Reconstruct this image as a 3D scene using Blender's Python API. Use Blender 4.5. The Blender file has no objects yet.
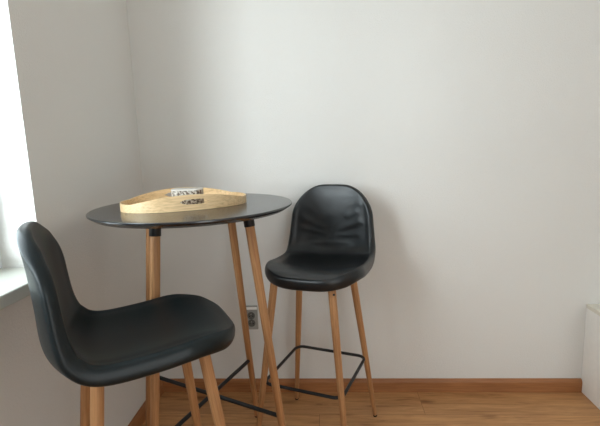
import bpy, bmesh, math, random
from mathutils import Vector, Matrix
import numpy as np

random.seed(7)
scene = bpy.context.scene
COL = scene.collection
PI = math.pi

# ------------------------------------------------------------------ helpers
def link(o, parent=None):
    COL.objects.link(o)
    if parent is not None:
        o.parent = parent
    return o

def finish(name, bm, mat, parent=None, smooth=True, subsurf=0, bevel=0.0, recalc=True, auto=None):
    if recalc:
        bmesh.ops.recalc_face_normals(bm, faces=bm.faces[:])
    me = bpy.data.meshes.new(name)
    bm.to_mesh(me)
    bm.free()
    if smooth:
        me.polygons.foreach_set('use_smooth', [True] * len(me.polygons))
        if auto is not None:
            me.set_sharp_from_angle(angle=math.radians(auto))
    me.materials.append(mat)
    o = bpy.data.objects.new(name, me)
    link(o, parent)
    if bevel:
        m = o.modifiers.new('Bevel', 'BEVEL')
        m.width = bevel
        m.segments = 2
        m.limit_method = 'ANGLE'
    if subsurf:
        m = o.modifiers.new('Subdivision', 'SUBSURF')
        m.levels = subsurf
        m.render_levels = subsurf
    return o

def empty(name, loc=(0, 0, 0), rz=0.0, parent=None):
    o = bpy.data.objects.new(name, None)
    o.empty_display_size = 0.1
    o.location = loc
    o.rotation_euler = (0, 0, rz)
    return link(o, parent)

def tag(o, label=None, cat=None, group=None, kind=None):
    if label: o['label'] = label
    if cat: o['category'] = cat
    if group: o['group'] = group
    if kind: o['kind'] = kind
    return o

def bm_box(bm, lo, hi):
    lo, hi = Vector(lo), Vector(hi)
    v = [bm.verts.new((x, y, z)) for z in (lo.z, hi.z) for y in (lo.y, hi.y) for x in (lo.x, hi.x)]
    for f in ((0, 2, 3, 1), (4, 5, 7, 6), (0, 1, 5, 4), (2, 6, 7, 3), (0, 4, 6, 2), (1, 3, 7, 5)):
        bm.faces.new([v[i] for i in f])

def boxes(*bs):
    bm = bmesh.new()
    for lo, hi in bs:
        bm_box(bm, lo, hi)
    return bm

def bm_lathe(bm, prof, n=48, center=(0, 0)):
    """prof: (r, z) from bottom to top, capped at both ends"""
    rings = []
    for r, z in prof:
        rings.append([bm.verts.new((center[0] + r * math.cos(2 * PI * i / n), center[1] + r * math.sin(2 * PI * i / n), z)) for i in range(n)])
    for a, b in zip(rings, rings[1:]):
        for i in range(n):
            bm.faces.new((a[i], a[(i + 1) % n], b[(i + 1) % n], b[i]))
    bm.faces.new(rings[0][::-1])
    bm.faces.new(rings[-1])

def lathe(prof, n=48, center=(0, 0)):
    bm = bmesh.new()
    bm_lathe(bm, prof, n, center)
    return bm

def bm_tube(bm, pts, r, n=8, closed=False):
    pts = [Vector(p) for p in pts]
    N = len(pts)
    rings = []
    prev = None
    for i, p in enumerate(pts):
        if closed:
            t = (pts[(i + 1) % N] - pts[i - 1]).normalized()
        else:
            t = (pts[min(i + 1, N - 1)] - pts[max(i - 1, 0)]).normalized()
        if prev is None:
            a = Vector((0, 0, 1)) if abs(t.z) < 0.9 else Vector((1, 0, 0))
            u = t.cross(a).normalized()
        else:
            u = (prev - t * prev.dot(t)).normalized()
        prev = u
        w = t.cross(u)
        rings.append([bm.verts.new(p + (u * math.cos(2 * PI * k / n) + w * math.sin(2 * PI * k / n)) * r) for k in range(n)])
    M = N if closed else N - 1
    for i in range(M):
        a, b = rings[i], rings[(i + 1) % N]
        sh = 0
        if closed and i == N - 1:
            sh = min(range(n), key=lambda s: sum((a[k].co - b[(k + s) % n].co).length for k in range(n)))
        for k in range(n):
            bm.faces.new((a[k], a[(k + 1) % n], b[(k + 1 + sh) % n], b[(k + sh) % n]))
    if not closed:
        bm.faces.new(rings[0][::-1])
        bm.faces.new(rings[-1])

def tube(pts, r, n=8, closed=False):
    bm = bmesh.new()
    bm_tube(bm, pts, r, n, closed)
    return bm

# ------------------------------------------------------------------ materials
def lin(c):
    return tuple(((x / 255) / 12.92 if x / 255 <= 0.04045 else ((x / 255 + 0.055) / 1.055) ** 2.4) for x in c) + (1.0,)

def new_mat(name):
    m = bpy.data.materials.new(name)
    m.use_nodes = True
    nt = m.node_tree
    b = nt.nodes['Principled BSDF']
    return m, nt, b

def N(nt, kind, **kw):
    n = nt.nodes.new(kind)
    for k, v in kw.items():
        if k in n.inputs:
            n.inputs[k].default_value = v
        else:
            setattr(n, k, v)
    return n

def mapping(nt, scale=(1, 1, 1), rot=(0, 0, 0), coord='Object'):
    tc = nt.nodes.new('ShaderNodeTexCoord')
    mp = nt.nodes.new('ShaderNodeMapping')
    mp.inputs['Scale'].default_value = scale
    mp.inputs['Rotation'].default_value = rot
    nt.links.new(tc.outputs[coord], mp.inputs['Vector'])
    return mp.outputs['Vector']

def noise(nt, vec, scale, detail=3, rough=0.55, distort=0.0):
    n = nt.nodes.new('ShaderNodeTexNoise')
    n.inputs['Scale'].default_value = scale
    n.inputs['Detail'].default_value = detail
    n.inputs['Roughness'].default_value = rough
    n.inputs['Distortion'].default_value = distort
    nt.links.new(vec, n.inputs['Vector'])
    return n.outputs['Fac']

def ramp(nt, fac, stops):
    r = nt.nodes.new('ShaderNodeValToRGB')
    els = r.color_ramp.elements
    while len(els) < len(stops):
        els.new(0.5)
    for e, (p, c) in zip(els, stops):
        e.position = p
        e.color = c
    nt.links.new(fac, r.inputs['Fac'])
    return r.outputs['Color']

def mix(nt, a, b, fac, mode='MIX'):
    m = nt.nodes.new('ShaderNodeMix')
    m.data_type = 'RGBA'
    m.blend_type = mode
    for sock, val in ((m.inputs['A'], a), (m.inputs['B'], b), (m.inputs['Factor'], fac)):
        if hasattr(val, 'is_linked') or hasattr(val, 'links'):
            nt.links.new(val, sock)
        else:
            sock.default_value = val
    return [o for o in m.outputs if o.type == 'RGBA'][0]

def bump(nt, bsdf, fac, strength, dist=0.002):
    b = nt.nodes.new('ShaderNodeBump')
    b.inputs['Strength'].default_value = strength
    b.inputs['Distance'].default_value = dist
    nt.links.new(fac, b.inputs['Height'])
    nt.links.new(b.outputs['Normal'], bsdf.inputs['Normal'])

def plain(name, rgb, rough=0.5, metal=0.0, spec=0.5):
    m, nt, b = new_mat(name)
    v = mapping(nt)
    f = noise(nt, v, 40, 2)
    c = lin(rgb)
    d = tuple(x * 0.97 for x in c[:3]) + (1,)
    nt.links.new(ramp(nt, f, [(0.3, d), (0.7, c)]), b.inputs['Base Color'])
    b.inputs['Roughness'].default_value = rough
    b.inputs['Metallic'].default_value = metal
    b.inputs['Specular IOR Level'].default_value = spec
    return m

def wall_paint(name, rgb):
    m, nt, b = new_mat(name)
    v = mapping(nt)
    big = noise(nt, v, 1.3, 2)
    c = lin(rgb)
    d = tuple(x * 0.965 for x in c[:3]) + (1,)
    nt.links.new(ramp(nt, big, [(0.3, d), (0.7, c)]), b.inputs['Base Color'])
    b.inputs['Roughness'].default_value = 0.85
    b.inputs['Specular IOR Level'].default_value = 0.2
    f = noise(nt, v, 150, 4, 0.65)
    bump(nt, b, f, 0.5, 0.0032)
    return m

def wood(name, light, dark, axis='Z', scale=1.0, rough=0.5, contrast=0.5, spec=0.4):
    """grain runs along the given object axis"""
    m, nt, b = new_mat(name)
    sc = [16, 16, 16]
    sc['XYZ'.index(axis)] = 0.9
    v = mapping(nt, scale=tuple(s * scale for s in sc))
    g = noise(nt, v, 3.2, 5, 0.6, 0.5)
    sc2 = [60, 60, 60]
    sc2['XYZ'.index(axis)] = 2.0
    v2 = mapping(nt, scale=tuple(s * scale for s in sc2))
    g2 = noise(nt, v2, 4.0, 3, 0.6)
    base = ramp(nt, g, [(0.5 - contrast * .35, lin(dark)), (0.5 + contrast * .35, lin(light))])
    fine = ramp(nt, g2, [(0.32, (0.66, 0.62, 0.58, 1)), (0.58, (1, 1, 1, 1))])
    nt.links.new(mix(nt, base, fine, 0.75, 'MULTIPLY'), b.inputs['Base Color'])
    b.inputs['Roughness'].default_value = rough
    b.inputs['Specular IOR Level'].default_value = spec
    bump(nt, b, g2, 0.08, 0.001)
    return m

def laminate(name):
    m, nt, b = new_mat(name)
    v = mapping(nt)
    br = nt.nodes.new('ShaderNodeTexBrick')
    br.offset = 0.37
    br.inputs['Scale'].default_value = 1.0
    br.inputs['Brick Width'].default_value = 1.29
    br.inputs['Row Height'].default_value = 0.192
    br.inputs['Mortar Size'].default_value = 0.0011
    br.inputs['Mortar Smooth'].default_value = 0.2
    br.inputs['Color1'].default_value = (0.0, 0.0, 0.0, 1)
    br.inputs['Color2'].default_value = (1.0, 1.0, 1.0, 1)
    br.inputs['Mortar'].default_value = (0.5, 0.5, 0.5, 1)
    nt.links.new(v, br.inputs['Vector'])
    # shift the grain from board to board
    add = nt.nodes.new('ShaderNodeVectorMath'); add.operation = 'MULTIPLY_ADD'
    nt.links.new(br.outputs['Color'], add.inputs[0])
    add.inputs[1].default_value = (3.1, 1.7, 0.0)
    nt.links.new(v, add.inputs[2])
    def scaled(s):
        mp = nt.nodes.new('ShaderNodeMapping')
        mp.inputs['Scale'].default_value = s
        nt.links.new(add.outputs[0], mp.inputs['Vector'])
        return mp.outputs['Vector']
    g = noise(nt, scaled((1.5, 14, 1)), 2.4, 6, 0.62, 1.1)
    g2 = noise(nt, scaled((4, 90, 1)), 3.0, 3, 0.6)
    base = ramp(nt, g, [(0.22, lin((124, 82, 48))), (0.42, lin((186, 137, 90))), (0.62, lin((206, 156, 106))), (0.82, lin((220, 174, 124)))])
    fine = ramp(nt, g2, [(0.3, (0.82, 0.79, 0.76, 1)), (0.62, (1, 1, 1, 1))])
    c = mix(nt, base, fine, 0.75, 'MULTIPLY')
    tone = ramp(nt, br.outputs['Color'], [(0.0, (0.88, 0.86, 0.84, 1)), (1.0, (1.06, 1.05, 1.04, 1))])
    c = mix(nt, c, tone, 0.9, 'MULTIPLY')
    # knots
    vo = nt.nodes.new('ShaderNodeTexVoronoi')
    vo.inputs['Scale'].default_value = 1.0
    nt.links.new(scaled((3.4, 9.0, 1)), vo.inputs['Vector'])
    k = ramp(nt, vo.outputs['Distance'], [(0.04, (0.40, 0.31, 0.25, 1)), (0.20, (1, 1, 1, 1))])
    c = mix(nt, c, k, 0.85, 'MULTIPLY')
    seam = ramp(nt, br.outputs['Fac'], [(0.0, (1, 1, 1, 1)), (1.0, (0.45, 0.4, 0.36, 1))])
    c = mix(nt, c, seam, 1.0, 'MULTIPLY')
    nt.links.new(c, b.inputs['Base Color'])
    b.inputs['Roughness'].default_value = 0.42
    b.inputs['Specular IOR Level'].default_value = 0.4
    bump(nt, b, g2, 0.05, 0.001)
    return m

def leather(name, rgb, crease=0.0, rough=0.42, spec=0.5):
    m, nt, b = new_mat(name)
    v = mapping(nt)
    f = noise(nt, v, 9, 4, 0.6)
    c = lin(rgb)
    d = tuple(x * 0.72 for x in c[:3]) + (1,)
    nt.links.new(ramp(nt, f, [(0.3, d), (0.75, c)]), b.inputs['Base Color'])
    b.inputs['Roughness'].default_value = rough
    b.inputs['Specular IOR Level'].default_value = spec
    fine = noise(nt, v, 420, 2)
    fold = noise(nt, mapping(nt, scale=(1.0, 1.0, 1.5)), 11, 3, 0.5, 1.4)
    mth = nt.nodes.new('ShaderNodeMath'); mth.operation = 'MULTIPLY_ADD'
    nt.links.new(fold, mth.inputs[0])
    mth.inputs[1].default_value = crease
    nt.links.new(fine, mth.inputs[2])
    bump(nt, b, mth.outputs[0], 0.22, 0.0012)
    return m

def glass_pane(name):
    m, nt, b = new_mat(name)
    out = nt.nodes['Material Output']
    tr = N(nt, 'ShaderNodeBsdfTransparent'); tr.inputs['Color'].default_value = (0.97, 0.985, 0.98, 1)
    gl = N(nt, 'ShaderNodeBsdfGlossy'); gl.inputs['Roughness'].default_value = 0.02
    fr = N(nt, 'ShaderNodeFresnel'); fr.inputs['IOR'].default_value = 1.45
    ms = N(nt, 'ShaderNodeMixShader')
    geo = N(nt, 'ShaderNodeNewGeometry')
    inv = N(nt, 'ShaderNodeMath'); inv.operation = 'SUBTRACT'; inv.inputs[0].default_value = 1.0
    mul = N(nt, 'ShaderNodeMath'); mul.operation = 'MULTIPLY'
    nt.links.new(geo.outputs['Backfacing'], inv.inputs[1])
    nt.links.new(fr.outputs[0], mul.inputs[0])
    nt.links.new(inv.outputs[0], mul.inputs[1])
    nt.links.new(mul.outputs[0], ms.inputs[0])
    nt.links.new(tr.outputs[0], ms.inputs[1])
    nt.links.new(gl.outputs[0], ms.inputs[2])
    nt.links.new(ms.outputs[0], out.inputs['Surface'])
    return m

def speckle(name):
    m, nt, b = new_mat(name)
    v = mapping(nt)
    f = noise(nt, mapping(nt, scale=(1, 1, 0.8)), 120, 3, 0.6)
    nt.links.new(ramp(nt, f, [(0.42, lin((205, 198, 186))), (0.56, lin((82, 66, 54)))]), b.inputs['Base Color'])
    b.inputs['Roughness'].default_value = 0.5
    return m

M = {
    'wall': wall_paint('painted_plaster', (224, 223, 220)),
    'ceiling': wall_paint('ceiling_paint', (232, 230, 226)),
    'floor': laminate('oak_laminate'),
    'skirting': wood('oak_skirting', (176, 120, 74), (148, 96, 58), 'X', 0.8, 0.5, 0.8),
    'skirting_y': wood('oak_skirting_side', (176, 120, 74), (148, 96, 58), 'Y', 0.8, 0.5, 0.8),
    'leg': wood('oiled_oak_leg', (204, 156, 108), (160, 110, 70), 'Z', 1.0, 0.5, 0.7),
    'tray': wood('pale_bent_plywood', (238, 211, 168), (222, 188, 142), 'X', 0.8, 0.36, 0.8),
    'top': plain('black_table_lacquer', (27, 29, 32), 0.2, 0, 0.85),
    'black_metal': plain('black_powder_coated_steel', (20, 21, 24), 0.42, 0.0, 0.5),
    'rubber': plain('dark_rubber', (28, 24, 22), 0.8),
    'leather': leather('black_leatherette', (20, 25, 29), 2.5, 0.33),
    'leather2': leather('black_green_leatherette', (10, 23, 27), 1.0, 0.36, 0.36),
    'piping': plain('black_piping', (22, 25, 28), 0.45),
    'pvc': plain('white_window_plastic', (236, 238, 238), 0.35),
    'sill': plain('white_sill_shaded', (205, 206, 198), 0.45),  # white sill board, its weak direct light darkened into the colour
    'white': plain('white_melamine', (242, 240, 236), 0.45),
    'white_bounce': plain('white_bounce_tint', (226, 221, 208), 0.4),  # cabinet top's white, warm bounced light put into the base colour
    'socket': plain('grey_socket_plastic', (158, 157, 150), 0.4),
    'socket_in': plain('dark_grey_socket_insert', (98, 97, 92), 0.45),
    'hole': plain('socket_hole', (15, 15, 15), 0.7),
    'steel': plain('brushed_steel', (190, 190, 188), 0.3, 1.0),
    'tin': speckle('mottled_tin'),
    'tin_lid': plain('pale_tin_lid', (205, 200, 192), 0.35),
    'glass': glass_pane('window_glass'),
    'outside': plain('balcony_concrete', (150, 148, 142), 0.9),
}

# ------------------------------------------------------------------ room shell
RX, RY, RZ = 3.7, -4.3, 2.6          # right wall, rear wall, ceiling height
SILL = 0.884
W1 = (-0.786, -2.30, SILL - 0.02, 2.28)   # window in the left wall: y, y, z, z
W2 = (1.75, 3.35, 0.05, 2.28)        # balcony window in the rear wall: x, x, z, z
T = 0.32

def struct(name, bm, mat, **kw):
    o = finish(name, bm, mat, smooth=False, **kw)
    o['kind'] = 'structure'
    return o

struct('floor', boxes(((-T, RY - T, -0.12), (RX + T, T, 0.0))), M['floor'])
struct('ceiling', boxes(((-T, RY - T, RZ), (RX + T, T, RZ + 0.15))), M['ceiling'])
struct('wall_back', boxes(((0, 0, 0), (RX + T, T, RZ))), M['wall'])
struct('wall_left', boxes(((-T, W1[0], 0), (0, T, RZ)), ((-T, RY - T, 0), (0, W1[1], RZ)),
                          ((-T, W1[1], 0), (0, W1[0], W1[2])), ((-T, W1[1], W1[3]), (0, W1[0], RZ))), M['wall'])
struct('wall_right', boxes(((RX, RY - T, 0), (RX + T, 0, RZ))), M['wall'])
struct('wall_rear', boxes(((0, RY - T, 0), (W2[0], RY, RZ)), ((W2[1], RY - T, 0), (RX, RY, RZ)),
                          ((W2[0], RY - T, 0), (W2[1], RY, W2[2])), ((W2[0], RY - T, W2[3]), (W2[1], RY, RZ))), M['wall'])

def skirt_x(x0, x1, y, s):
    """skirting along x on a wall at y, s = direction into the room"""
    bm = bmesh.new()
    prof = [(0, 0), (0.015, 0), (0.015, 0.052), (0.011, 0.062), (0.006, 0.066), (0, 0.066)]
    a = [bm.verts.new((x0, y + s * d, z)) for d, z in prof]
    b = [bm.verts.new((x1, y + s * d, z)) for d, z in prof]
    n = len(prof)
    for i in range(n):
        bm.faces.new((a[i], a[(i + 1) % n], b[(i + 1) % n], b[i]))
    bm.faces.new(a[::-1]); bm.faces.new(b)
    return bm

def skirt_y(y0, y1, x, s):
    bm = skirt_x(y0, y1, 0, 1)
    for v in bm.verts:
        v.co = Vector((x + s * v.co.y, v.co.x, v.co.z))
    return bm

CABX = 2.069
struct('baseboard_back', skirt_x(0.0, CABX - 0.0012, 0, -1), M['skirting'])
struct('baseboard_left', skirt_y(RY, -0.015, 0, 1), M['skirting_y'])
struct('baseboard_right', skirt_y(RY, -0.6, RX, -1), M['skirting_y'])
struct('baseboard_rear', skirt_x(0.015, RX - 0.015, RY, 1), M['skirting'])

# left window: frame at the outer end of the reveal, glass, sill board
win = empty('window_1', (-0.125, (W1[0] + W1[1]) / 2, SILL))
win['kind'] = 'structure'
yc = (W1[0] + W1[1]) / 2
def rel(lo, hi, o=(-0.125, yc, SILL)):
    return (tuple(a - b for a, b in zip(lo, o)), tuple(a - b for a, b in zip(hi, o)))
y1, y0 = W1[0], W1[1]
z0, z1 = SILL, W1[3]
fx0, fx1 = -0.195, -0.125
fw = 0.075
fr = boxes(rel((fx0, y0, z0), (fx1, y0 + fw, z1)), rel((fx0, y1 - fw, z0), (fx1, y1, z1)),
           rel((fx0, y0 + fw, z0), (fx1, y1 - fw, z0 + fw)), rel((fx0, y0 + fw, z1 - fw), (fx1, y1 - fw, z1)),
           rel((fx0, yc - 0.05, z0 + fw), (fx1, yc + 0.05, z1 - fw)))
finish('window_frame', fr, M['pvc'], win, smooth=False, bevel=0.004)
for a, b in ((y0 + fw, yc - 0.05), (yc + 0.05, y1 - fw)):
    finish('pane', boxes(rel((-0.165, a - 0.01, z0 + fw - 0.01), (-0.161, b + 0.01, z1 - fw + 0.01))), M['glass'], win, smooth=False)
bm = boxes(rel((-0.13, y0 + 0.0008, SILL - 0.036), (0.062, y1 - 0.0008, SILL)))
finish('window_sill', bm, M['sill'], win, smooth=False, bevel=0.004)

# balcony window behind the camera
win2 = empty('window_2', ((W2[0] + W2[1]) / 2, RY - 0.12, W2[2]))
win2['kind'] = 'structure'
o2 = ((W2[0] + W2[1]) / 2, RY - 0.12, W2[2])
xc = o2[0]
ya, yb = RY - 0.19, RY - 0.12
fr = boxes(rel((W2[0], ya, W2[2]), (W2[0] + fw, yb, W2[3]), o2), rel((W2[1] - fw, ya, W2[2]), (W2[1], yb, W2[3]), o2),
           rel((W2[0] + fw, ya, W2[2]), (W2[1] - fw, yb, W2[2] + fw), o2), rel((W2[0] + fw, ya, W2[3] - fw), (W2[1] - fw, yb, W2[3]), o2),
           rel((xc - 0.06, ya, W2[2] + fw), (xc + 0.06, yb, W2[3] - fw), o2))
finish('window_frame', fr, M['pvc'], win2, smooth=False, bevel=0.004)
for a, b in ((W2[0] + fw, xc - 0.06), (xc + 0.06, W2[1] - fw)):
    finish('pane', boxes(rel((a - 0.01, ya + 0.03, W2[2] + fw - 0.01), (b + 0.01, ya + 0.034, W2[3] - fw + 0.01), o2)), M['glass'], win2, smooth=False)

# ------------------------------------------------------------------ bar table
TZ, TR = 1.0276, 0.345
TX, TY, TROT = 0.4036, -0.5275, 0.426
table = empty('bar_table', (TX, TY, 0), TROT)
tag(table, 'round black-topped bar table on four splayed oak legs in the corner', 'table')
top = finish('tabletop', lathe([(0.30, TZ - 0.020), (TR - 0.022, TZ - 0.020), (TR - 0.004, TZ - 0.0085), (TR, TZ - 0.0055), (TR, TZ - 0.002), (TR - 0.002, TZ), (TR - 0.03, TZ)], 128), M['top'], table, auto=40)
top['label'] = 'round black tabletop'
UP = Vector((0, 0, 1))
def leg_matrix(foot, head):
    d = (head - foot)
    q = UP.rotation_difference(d.normalized())
    return Matrix.Translation(foot) @ q.to_matrix().to_4x4(), d.length

F0, F1 = 0.2360, 0.1471
ZL = TZ - 0.021
def tleg(sx, sy, z):
    a = F0 + (F1 - F0) * z / ZL
    return Vector((sx * a + 0.0064, sy * a - 0.0029, z))
for sx, sy in ((-1, -1), (1, -1), (1, 1), (-1, 1)):
    foot, head = tleg(sx, sy, 0.0), tleg(sx, sy, ZL)
    mw, L = leg_matrix(foot, head)
    rb, rt = 0.0122, 0.0160
    leg = finish('leg', lathe([(rb - .002, 0.010), (rb, 0.012), (rb + (rt - rb) * .55, L * .55), (rt, L * .86), (rt, L - 0.044)], 24), M['leg'], table, auto=50)
    leg.matrix_local = mw
    leg['label'] = 'tapered round oak leg'
    br = finish('leg_bracket', lathe([(rt + .0016, L - 0.046), (rt + .0022, L - 0.045), (rt + .0022, L - 0.001), (rt + .001, L - 0.0005)], 24), M['black_metal'], leg, auto=40)
    br['label'] = 'black metal socket holding the leg'
    finish('foot_pad', lathe([(rb - .003, 0.0035), (rb - .001, 0.0045), (rb - .001, 0.0105)], 20), M['rubber'], leg, auto=40)
# crossed braces, one rod resting on the other
pA, pC = tleg(-1, -1, 0.294), tleg(1, 1, 0.298)
pD, pB = tleg(1, -1, 0.285), tleg(-1, 1, 0.3275)
for a, b in ((pA, pC), (pD, pB)):
    rod = finish('brace', tube([a, a.lerp(b, .33), a.lerp(b, .66), b], 0.0078, 10), M['black_metal'], table, auto=60)
    rod['label'] = 'black metal cross brace'
finish('mounting_plate', boxes(((-0.12, -0.12, TZ - 0.024), (0.12, 0.12, TZ - 0.0195))), M['black_metal'], table, smooth=False)

# ------------------------------------------------------------------ bar stools
def catmull(P, n):
    P = np.array(P, float)
    P = np.vstack([2 * P[0] - P[1], P, 2 * P[-1] - P[-2]])
    out = []
    for i in range(1, len(P) - 2):
        a, b, c, d = P[i - 1:i + 3]
        for t in np.linspace(0, 1, n, endpoint=False):
            out.append(.5 * ((2 * b) + (c - a) * t + (2 * a - 5 * b + 4 * c - d) * t * t + (3 * b - 3 * c + d - a) * t ** 3))
    out.append(P[-2])
    return np.array(out)

# seat shell: zs, yfront, lip, ybend, yback, ztop, half widths, edge curls, corner radii, bows
SP = (0.7430, 0.2085, 0.0077, -0.2069, -0.2287, 1.0490, 0.1900, 0.1640, 0.0194, 0.0367, 0.0161, 0.1300, 0.1198, 0.0180, 0.0150, 0.150, 0.092)
class Shell:
    def __init__(S, sp):
        zs, yf, lip, yb, ybk, zt, S.Ws, S.Wb, S.cs, S.cb, S.cbend, S.r1, S.r2, S.b1, S.b2, S.wc, S.ww = sp
        prof = [(yf, zs - lip), (yf - .035, zs - lip * .35), (yf - .10, zs), (0, zs - .012), (yb + .09, zs - .015), (yb + .03, zs + .006),
                (yb - .005, zs + .05), (yb * .55 + ybk * .45 - .004, zs + .05 + (zt - zs - .05) * .38), (ybk, zt - .06), (ybk - .006, zt)]
        c = catmull(prof, 24)
        d = np.r_[0, np.cumsum(np.linalg.norm(np.diff(c, axis=0), axis=1))]
        S.L, S.d, S.c = d[-1], d, c
        g = np.gradient(c, d, axis=0)
        gp = np.pad(g, ((4, 4), (0, 0)), 'edge')
        g = np.stack([np.convolve(gp[:, k], np.ones(9) / 9, 'valid') for k in (0, 1)], -1)
        S.g = g / np.linalg.norm(g, axis=1)[:, None]
        h = len(d) // 2
        S.sb = np.interp(zs + .03, c[h:, 1], d[h:])
    def k(S, s):
        return 1 / (1 + np.exp(-((s - S.sb) / S.L - .02) / .055))
    def W0(S, s):
        k = 1 / (1 + np.exp(-((s - S.sb) / S.L - S.wc) / S.ww))
        return S.Ws * (1 - k) + S.Wb * k
    def pos(S, x, s):
        sc = np.clip(s, 0, S.L)
        Y = np.interp(sc, S.d, S.c[:, 0]); Z = np.interp(sc, S.d, S.c[:, 1])
        ty = np.interp(sc, S.d, S.g[:, 0]); tz = np.interp(sc, S.d, S.g[:, 1])
        l = np.hypot(ty, tz); ty = ty / l; tz = tz / l
        Y = Y + ty * (s - sc); Z = Z + tz * (s - sc)
        k = S.k(s)
        C = S.cs * (1 - k) + S.cb * k + S.cbend * np.exp(-((s - S.sb) / S.L / .10) ** 2)
        C = C * np.clip(.45 + s / .2, 0, 1) * np.clip(.5 + (S.L - s) / .16, 0, 1)
        off = C * np.abs(x / S.W0(s)) ** 2.3
        return np.stack([x, Y + tz * off, Z - ty * off], -1)
    def outline(S, nf, ns):
        def corner(r, W):
            a = np.linspace(0, np.pi / 2, 40)
            return np.r_[np.linspace(0, W - r, 30)[:-1], W - r + r * np.sin(a)], np.r_[np.zeros(29), r - r * np.cos(a)]
        x1, s1 = corner(S.r1, S.W0(0.)); x2, s2 = corner(S.r2, S.W0(S.L))
        s1 = s1 + S.b1 * (x1 / x1.max()) ** 2
        s2 = S.L - (s2 + S.b2 * (x2 / x2.max()) ** 2)
        sm = np.linspace(s1[-1], s2[-1], 200)[1:-1]
        x1 = x1 * S.W0(s1) / S.W0(0.); x2 = x2 * S.W0(s2) / S.W0(S.L)
        rx = np.r_[x1, S.W0(sm), x2[::-1]]; rs = np.r_[s1, sm, s2[::-1]]
        i1 = 47; i2 = len(rx) - 48
        def res(P, n):
            d = np.r_[0, np.cumsum(np.linalg.norm(np.diff(P, axis=0), axis=1))]
            t = np.linspace(0, d[-1], n + 1)
            return np.c_[np.interp(t, d, P[:, 0]), np.interp(t, d, P[:, 1])]
        R_, L_ = np.c_[rx, rs], np.c_[-rx, rs]
        front = np.r_[L_[:i1 + 1][::-1], R_[1:i1 + 1]]
        back = np.r_[L_[i2:], R_[i2:-1][::-1]]
        return res(front, nf), res(R_[i1:i2 + 1], ns), res(back, nf), res(L_[i1:i2 + 1], ns)
    def grid(S, nf=18, ns=44):
        A, B, C, D = S.outline(nf, ns)
        u = np.linspace(0, 1, nf + 1)[None, :, None]; v = np.linspace(0, 1, ns + 1)[:, None, None]
        G = (1 - v) * A[None] + v * C[None] + (1 - u) * D[:, None] + u * B[:, None] - ((1 - u) * (1 - v) * A[0] + u * (1 - v) * A[-1] + (1 - u) * v * C[0] + u * v * C[-1])
        x, s = G[..., 0], G[..., 1]
        e = 1e-3
        Nn = np.cross(S.pos(x + e, s) - S.pos(x - e, s), S.pos(x, s + e) - S.pos(x, s - e))
        Nn /= np.linalg.norm(Nn, axis=-1, keepdims=True)
        if Nn[ns // 4, nf // 2, 2] < 0:
            Nn = -Nn
        return S.pos(x, s), Nn, x, s

def shell_grid(folds=(), dz=0.0):
    S = Shell(SP[:1] + (SP[1] + (0.0 if folds else 0.007),) + SP[2:4] + (SP[4] - (0.013 if folds else 0.0), SP[5] + dz) + SP[6:])
    P, Nn, x, s = S.grid(26, 64) if folds else S.grid()
    k = S.k(s)
    th = (.047 * (1 - k) + .032 * k)[..., None]
    U = x / S.W0(s)
    top = P + Nn * th / 2
    edge = np.minimum(np.minimum(s, S.L - s), (1 - np.abs(U)) * S.W0(s))
    inner = np.clip((edge - .012) / .03, 0, 1)
    # creases of the stretched cover: ridges along short lines in (x, z) on the backrest
    for (x0, z0, x1, z1, w, h) in folds:
        ax = np.array([x1 - x0, z1 - z0]); ln = np.linalg.norm(ax); ax = ax / ln
        dx = top[..., 0] - x0; dz = top[..., 2] - z0
        t = (dx * ax[0] + dz * ax[1]) / ln
        e = (-dx * ax[1] + dz * ax[0])
        amp = h * np.exp(-(e / w) ** 2) * np.exp(-np.clip(np.abs(t - .5) - .35, 0, None) ** 2 / .03)
        top = top + Nn * (amp * inner * (k > .3))[..., None]
    # the padded middle swells a little inside the stitched rim
    swell = .003 * np.clip((edge - .020) / .02, 0, 1)
    return top + Nn * swell[..., None], P - Nn * th / 2, Nn

def loop_idx(nv, nu):
    return [(0, j) for j in range(nu)] + [(i, nu - 1) for i in range(1, nv)] + [(nv - 1, j) for j in range(nu - 2, -1, -1)] + [(i, 0) for i in range(nv - 2, 0, -1)]

def shell_mesh(folds, dz=0.0):
    A, B, Nn = shell_grid(folds, dz)
    nv, nu = A.shape[:2]
    bm = bmesh.new()
    va = [[bm.verts.new(A[i, j]) for j in range(nu)] for i in range(nv)]
    vb = [[bm.verts.new(B[i, j]) for j in range(nu)] for i in range(nv)]
    for i in range(nv - 1):
        for j in range(nu - 1):
            bm.faces.new((va[i][j], va[i][j + 1], va[i + 1][j + 1], va[i + 1][j]))
            bm.faces.new((vb[i][j], vb[i + 1][j], vb[i + 1][j + 1], vb[i][j + 1]))
    lp = loop_idx(nv, nu)
    n = len(lp)
    pa = [A[i, j] for i, j in lp]; pb = [B[i, j] for i, j in lp]; nn = [Nn[i, j] for i, j in lp]
    outs = []
    for q in range(n):
        o = np.cross(pa[(q + 1) % n] - pa[q - 1], nn[q])
        outs.append(o / (np.linalg.norm(o) + 1e-9))
    sg = 1.0 if outs[lp.index((nv // 3, nu - 1))][0] > 0 else -1.0
    rows = []
    for t, bulge in ((.25, .0065), (.75, .0065)):
        rows.append([pa[q] * (1 - t) + pb[q] * t + outs[q] * sg * bulge for q in range(n)])
    r1 = [bm.verts.new(p) for p in rows[0]]
    r2 = [bm.verts.new(p) for p in rows[1]]
    for q in range(n):
        r = (q + 1) % n
        ia, ja = lp[q]; ib, jb = lp[r]
        bm.faces.new((va[ia][ja], r1[q], r1[r], va[ib][jb]))
        bm.faces.new((r1[q], r2[q], r2[r], r1[r]))
        bm.faces.new((r2[q], vb[ia][ja], vb[ib][jb], r2[r]))
    seam = [Vector(pa[q] * .32 + pb[q] * .68 + outs[q] * sg * .0030) for q in range(n)]
    return bm, seam

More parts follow.
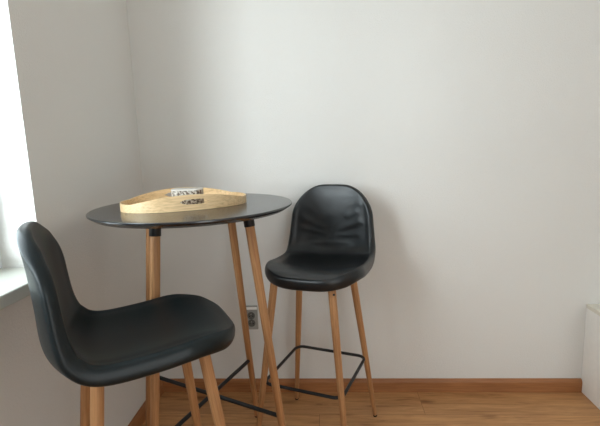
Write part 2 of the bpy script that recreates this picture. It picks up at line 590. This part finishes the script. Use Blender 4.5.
AW, AD, BW, BD = 0.1936, 0.2054, 0.1174, 0.1255
HS = 0.70
def sleg(sx, sy, z):
    t = z / HS
    return Vector((sx * (AW + (BW - AW) * t), sy * (AD + (BD - AD) * t), z))

def make_stool(loc, rz, label, mat, shell_off, shell_rot, folds, dz=0.0, threads=False):
    st = empty('bar_stool', loc, rz)
    tag(st, label, 'bar stool', 'black bar stools at the round table')
    bm, seam = shell_mesh(folds, dz)
    sh = finish('seat_shell', bm, mat, st, subsurf=2)
    sh.location = shell_off
    sh.rotation_euler = (0, 0, shell_rot)
    sh['label'] = 'black leatherette moulded seat with low backrest'
    finish('seam', tube(seam, 0.0014, 6, True), M['piping'], sh)
    finish('seat_mount', boxes(((-0.075, -0.075, 0.700), (0.075, 0.075, 0.708))), M['black_metal'], st, smooth=False)
    for sx, sy in ((-1, -1), (1, -1), (1, 1), (-1, 1)):
        foot, head = sleg(sx, sy, 0.0), sleg(sx, sy, 0.712)
        mw, L = leg_matrix(foot, head)
        rb, rt = 0.0095, 0.0148
        leg = finish('leg', lathe([(rb - .002, 0.0095), (rb, 0.012), (rb + (rt - rb) * .62, L * .5), (rt, L * .85), (rt, L)], 24), M['leg'], st, auto=50)
        leg.matrix_local = mw
        leg['label'] = 'tapered round oak leg'
        finish('foot_pad', lathe([(rb - .002, 0.003), (rb - .0005, 0.004), (rb - .0005, 0.0100)], 16), M['rubber'], leg, auto=40)
        if threads and (sx, sy) == (-1, 1):
            scr = lathe([(0.0045, 0), (0.0045, 0.002), (0.0025, 0.0034)], 12)
            bmesh.ops.transform(scr, matrix=Matrix.Rotation(math.radians(42), 4, 'Z') @ Matrix.Translation((0, rt - .0012, L - 0.030)) @ Matrix.Rotation(-PI / 2, 4, 'X'), verts=scr.verts[:])
            finish('screw', scr, M['black_metal'], leg, auto=40)
    # footrest ring, rounded square touching the inner side of the legs
    zr, rc = 0.2997, 0.035
    t = zr / HS
    hx = AW + (BW - AW) * t + .0000
    hy = AD + (BD - AD) * t + .0000
    pts = []
    for cx, cy, a0 in ((hx - rc, hy - rc, 0), (-hx + rc, hy - rc, 90), (-hx + rc, -hy + rc, 180), (hx - rc, -hy + rc, 270)):
        for q in range(9):
            a = math.radians(a0 + 90 * q / 8)
            pts.append((cx + rc * math.cos(a), cy + rc * math.sin(a), zr))
    fr = finish('footrest_ring', tube(pts, 0.0065, 10, True), M['black_metal'], st)
    fr['label'] = 'black metal footrest ring'
    if threads:
        for k, (x, y) in enumerate(((-0.07, 0.150), (-0.125, 0.135))):
            p = [Vector((x, y, 0.722)), Vector((x - .004, y + .004, 0.708)), Vector((x + .006, y + .006, 0.699)), Vector((x + .020, y + .006, 0.701))]
            c = [tuple(v) for v in catmull([tuple(v) for v in p], 5)]
            finish('loose_thread', tube(c, 0.0011, 5), M['piping'], st)
    return st

folds = [(0.03, 0.86, 0.145, 0.915, .012, .0045), (0.02, 0.835, 0.135, 0.865, .010, .0035), (-0.03, 0.855, -0.14, 0.905, .013, .0045),
         (-0.02, 0.83, -0.13, 0.845, .010, .0035), (-0.09, 0.80, 0.09, 0.795, .012, .004), (0.05, 0.90, 0.11, 0.96, .012, .003), (-0.06, 0.91, -0.12, 0.94, .012, .0035)]
make_stool((0.8126, -0.3363, 0), 2.7960,
           'black leatherette bar stool near the back wall, its creased backrest facing the room', M['leather'],
           (-0.0204, -0.0053, -0.0047), 0.0715, folds, -0.005, True)
make_stool((0.3839, -0.9842, 0), -0.9804,
           'black leatherette bar stool beside the window sill, in front of the round table', M['leather2'],
           (-0.0044, 0.0092, 0.0056), -0.0858, [], 0.010)

# ------------------------------------------------------------------ serving tray on the table
TA, TB, TPHI = 0.2135, 0.1396, math.radians(25)
tray = empty('serving_tray', (0.3763, -0.5346, TZ), TPHI)
tag(tray, 'oval pale wooden tray with arched rim and slot handles on the black table', 'tray')
def oval(t, a, b):
    e = 2 / 2.35
    c, s = math.cos(t), math.sin(t)
    return a * math.copysign(abs(c) ** e, c), b * math.copysign(abs(s) ** e, s)
def tray_rim():
    bm = bmesh.new()
    th = 0.0045
    base = 0.0005
    ts = []
    n = 160
    for i in range(n):
        ts.append(2 * PI * i / n)
    sl, shh = 0.042, 0.0085         # slot half length and half height
    cols = []
    for t in ts:
        x, y = oval(t, TA, TB)
        h = 0.027 + 0.025 * max(0.0, 1 - (x / (TA * .86)) ** 2) ** 1.0
        m = 0.0285
        xx = x - (0.012 if y < 0 else -0.012)
        g = 0.0
        if abs(xx) < sl:
            e = abs(xx) / sl
            g = shh * (1 - e ** 4) ** .5
        xi, yi = oval(t, TA - th, TB - th)
        zs = [base, (m if h > m + .006 else h * .6) - g, (m if h > m + .006 else h * .6) + g, h]
        cols.append(([bm.verts.new((x, y, z)) for z in zs], [bm.verts.new((xi, yi, z)) for z in zs], g > 0))
    for i in range(n):
        (ao, ai, ag), (bo, bi, bg) = cols[i], cols[(i + 1) % n]
        for q in (0, 2):
            bm.faces.new((ao[q], bo[q], bo[q + 1], ao[q + 1]))
            bm.faces.new((ai[q], ai[q + 1], bi[q + 1], bi[q]))
        bm.faces.new((ao[3], bo[3], bi[3], ai[3]))
        bm.faces.new((ao[0], ai[0], bi[0], bo[0]))
        if ag or bg:
            bm.faces.new((ao[1], bo[1], bi[1], ai[1]))
            bm.faces.new((ao[2], ai[2], bi[2], bo[2]))
    bmesh.ops.remove_doubles(bm, verts=bm.verts[:], dist=1e-6)
    return bm
rim = finish('rim', tray_rim(), M['tray'], tray, auto=40)
rim['label'] = 'bent wooden rim with slot handles'
bm = bmesh.new()
nb = 96
lo = [bm.verts.new((*oval(2 * PI * i / nb, TA - .004, TB - .004), 0.002)) for i in range(nb)]
hi = [bm.verts.new((*oval(2 * PI * i / nb, TA - .004, TB - .004), 0.006)) for i in range(nb)]
for i in range(nb):
    bm.faces.new((lo[i], lo[(i + 1) % nb], hi[(i + 1) % nb], hi[i]))
bm.faces.new(lo[::-1]); bm.faces.new(hi)
finish('tray_base', bm, M['tray'], tray, smooth=False)

# small tin in the tray
def round_rect(hx, hy, r, n=6):
    out = []
    for cx, cy, a0 in ((hx - r, hy - r, 0), (-hx + r, hy - r, 90), (-hx + r, -hy + r, 180), (hx - r, -hy + r, 270)):
        for q in range(n + 1):
            a = math.radians(a0 + 90 * q / n)
            out.append((cx + r * math.cos(a), cy + r * math.sin(a)))
    return out
def prism(levels, hx, hy, r):
    bm = bmesh.new()
    rings = []
    for inset, z in levels:
        rings.append([bm.verts.new((x, y, z)) for x, y in round_rect(hx - inset, hy - inset, max(r - inset, .002))])
    n = len(rings[0])
    for a, b in zip(rings, rings[1:]):
        for i in range(n):
            bm.faces.new((a[i], a[(i + 1) % n], b[(i + 1) % n], b[i]))
    bm.faces.new(rings[0][::-1]); bm.faces.new(rings[-1])
    return bm
tin = empty('tin', (0.4056, -0.5953, TZ + 0.006), math.radians(4))
tag(tin, 'small pale mottled tin standing in the wooden tray', 'tin')
finish('tin_body', prism([(0.001, 0.0005), (0, 0.002), (0, 0.0555)], 0.050, 0.034, 0.02), M['tin'], tin, auto=40)
lid = finish('tin_lid', prism([(-0.0006, 0.0555), (-0.0006, 0.0585), (0.001, 0.0597)], 0.050, 0.034, 0.02), M['tin_lid'], tin, auto=40)
lid['label'] = 'pale lid'

# ------------------------------------------------------------------ double wall socket
sock = empty('wall_socket', (0.4865, 0, 0.391))
tag(sock, 'grey double wall socket low on the back wall behind the table legs', 'wall socket')
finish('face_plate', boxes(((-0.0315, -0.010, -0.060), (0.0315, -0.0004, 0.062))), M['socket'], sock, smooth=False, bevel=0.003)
finish('cover_strip', boxes(((-0.030, -0.0115, 0.043), (0.030, -0.0095, 0.056))), M['white'], sock, smooth=False, bevel=0.0008)
for zc in (0.012, -0.026):
    bm = lathe([(0.0185, 0.0), (0.0185, 0.002), (0.0160, 0.002), (0.0155, 0.0006)], 32)
    bmesh.ops.transform(bm, matrix=Matrix.Translation((0, -0.0098, zc)) @ Matrix.Rotation(PI / 2, 4, 'X'), verts=bm.verts[:])
    ins = finish('socket_insert', bm, M['socket_in'], sock, auto=30)
    for dx, dz in ((-0.008, -0.003), (0.008, -0.003)):
        bm = lathe([(0.0028, 0.0), (0.0028, 0.0009)], 14)
        bmesh.ops.transform(bm, matrix=Matrix.Translation((dx, -0.0101, zc + dz)) @ Matrix.Rotation(PI / 2, 4, 'X'), verts=bm.verts[:])
        finish('contact_hole', bm, M['hole'], ins, auto=30)
    bm = lathe([(0.0022, 0.0), (0.0022, 0.006), (0.0014, 0.007)], 12)
    bmesh.ops.transform(bm, matrix=Matrix.Translation((0, -0.0101, zc + 0.008)) @ Matrix.Rotation(PI / 2, 4, 'X'), verts=bm.verts[:])
    finish('earth_pin', bm, M['steel'], ins, auto=30)

# ------------------------------------------------------------------ low white cabinet at the right edge
cab = empty('low_cabinet', (CABX + 0.45, -0.20, 0))
tag(cab, 'low white cabinet standing against the back wall at the right edge', 'cabinet')
CH, CD = 0.4403, 0.40
def crel(lo, hi):
    o = (CABX + 0.45, -0.20, 0)
    return (tuple(a - b for a, b in zip(lo, o)), tuple(a - b for a, b in zip(hi, o)))
x0, x1 = CABX, CABX + 0.90
finish('side_panel', boxes(crel((x0, -CD, 0.001), (x0 + .018, -0.001, CH - .018))), M['white'], cab, smooth=False, bevel=0.001)
finish('side_panel', boxes(crel((x1 - .018, -CD, 0.001), (x1, -0.001, CH - .018))), M['white'], cab, smooth=False, bevel=0.001)
finish('top_panel', boxes(crel((x0, -CD, CH - .018), (x1, -0.001, CH))), M['white_bounce'], cab, smooth=False, bevel=0.001)
finish('back_panel', boxes(crel((x0 + .018, -0.012, 0.05), (x1 - .018, -0.004, CH - .018))), M['white'], cab, smooth=False)
finish('plinth', boxes(crel((x0 + .018, -CD + .04, 0.001), (x1 - .018, -CD + .058, 0.06))), M['white'], cab, smooth=False)
xm = (x0 + x1) / 2
for a, b, hxp in ((x0 + .001, xm - .0015, xm - .04), (xm + .0015, x1 - .001, xm + .04)):
    d = finish('door', boxes(crel((a, -CD - .019, 0.06), (b, -CD - .001, CH - .020))), M['white'], cab, smooth=False, bevel=0.0015)
    p0 = crel((hxp, -CD - .019, .20), (hxp, -CD - .019, .32))
    pts = [Vector(p0[0]), Vector(p0[0]) + Vector((0, -.025, 0)), Vector(p0[1]) + Vector((0, -.025, 0)), Vector(p0[1])]
    finish('handle', tube(pts, .005, 8), M['steel'], d)

# ------------------------------------------------------------------ light
world = bpy.data.worlds.new('sky')
scene.world = world
world.use_nodes = True
nt = world.node_tree
bg = nt.nodes['Background']
bg.inputs['Color'].default_value = (0.80, 0.90, 1.0, 1)
bg.inputs['Strength'].default_value = 1.0

def area(name, loc, rot, sx, sy, power, col):
    l = bpy.data.lights.new(name, 'AREA')
    l.shape = 'RECTANGLE'
    l.size, l.size_y = sx, sy
    l.energy = power
    l.color = col
    o = bpy.data.objects.new(name, l)
    o.location = loc
    o.rotation_euler = rot
    return link(o)
# daylight arriving through the two windows: the bright part of the sky slants in through the left one
def aim(o, target):
    o.rotation_euler = (Vector(target) - o.location).to_track_quat('-Z', 'Y').to_euler()
wc = Vector((0.0, -1.45, 1.58))
dirv = Vector((0.40, 0.90, -0.17)).normalized()
key = area('daylight_left_window', wc - dirv * 4.0, (0, 0, 0), 2.3, 2.2, 310, (0.90, 0.955, 1.0))
aim(key, wc)
area('skylight_left_window', (-0.40, yc, (W1[2] + W1[3]) / 2), (0, -PI / 2, 0), 1.5, 1.6, 55, (0.85, 0.95, 1.0))
area('daylight_rear_window', (xc, RY - 0.45, 1.2), (PI / 2, 0, 0), 1.7, 2.3, 52, (0.955, 0.97, 0.97))

# ------------------------------------------------------------------ camera
F, PITCH, ROLL, YAW = 440.4755, 0.1607, -0.0346, -0.0639
CX, CY, CZ = 0.87273, -2.03775, 1.23522
cy, sy = math.cos(YAW), math.sin(YAW)
f = Vector((sy * math.cos(PITCH), cy * math.cos(PITCH), -math.sin(PITCH)))
r0 = Vector((cy, -sy, 0)); u0 = r0.cross(f)
r = r0 * math.cos(ROLL) + u0 * math.sin(ROLL)
u = u0 * math.cos(ROLL) - r0 * math.sin(ROLL)
cam = bpy.data.cameras.new('camera')
cam.sensor_fit = 'HORIZONTAL'
cam.sensor_width = 36.0
cam.lens = F * 36.0 / 600.0
cam.clip_start = 0.02
co = bpy.data.objects.new('camera', cam)
mw = Matrix((r, u, -f)).transposed().to_4x4()
mw.translation = (CX, CY, CZ)
co.matrix_world = mw
link(co)
scene.camera = co

scene.view_settings.view_transform = 'Standard'
scene.view_settings.look = 'None'
scene.view_settings.exposure = 0.0
scene.view_settings.gamma = 1.0
scene.view_settings.use_curve_mapping = False
scene.cycles.max_bounces = 14
scene.cycles.diffuse_bounces = 8
scene.cycles.transparent_max_bounces = 12
scene.cycles.use_denoising = True
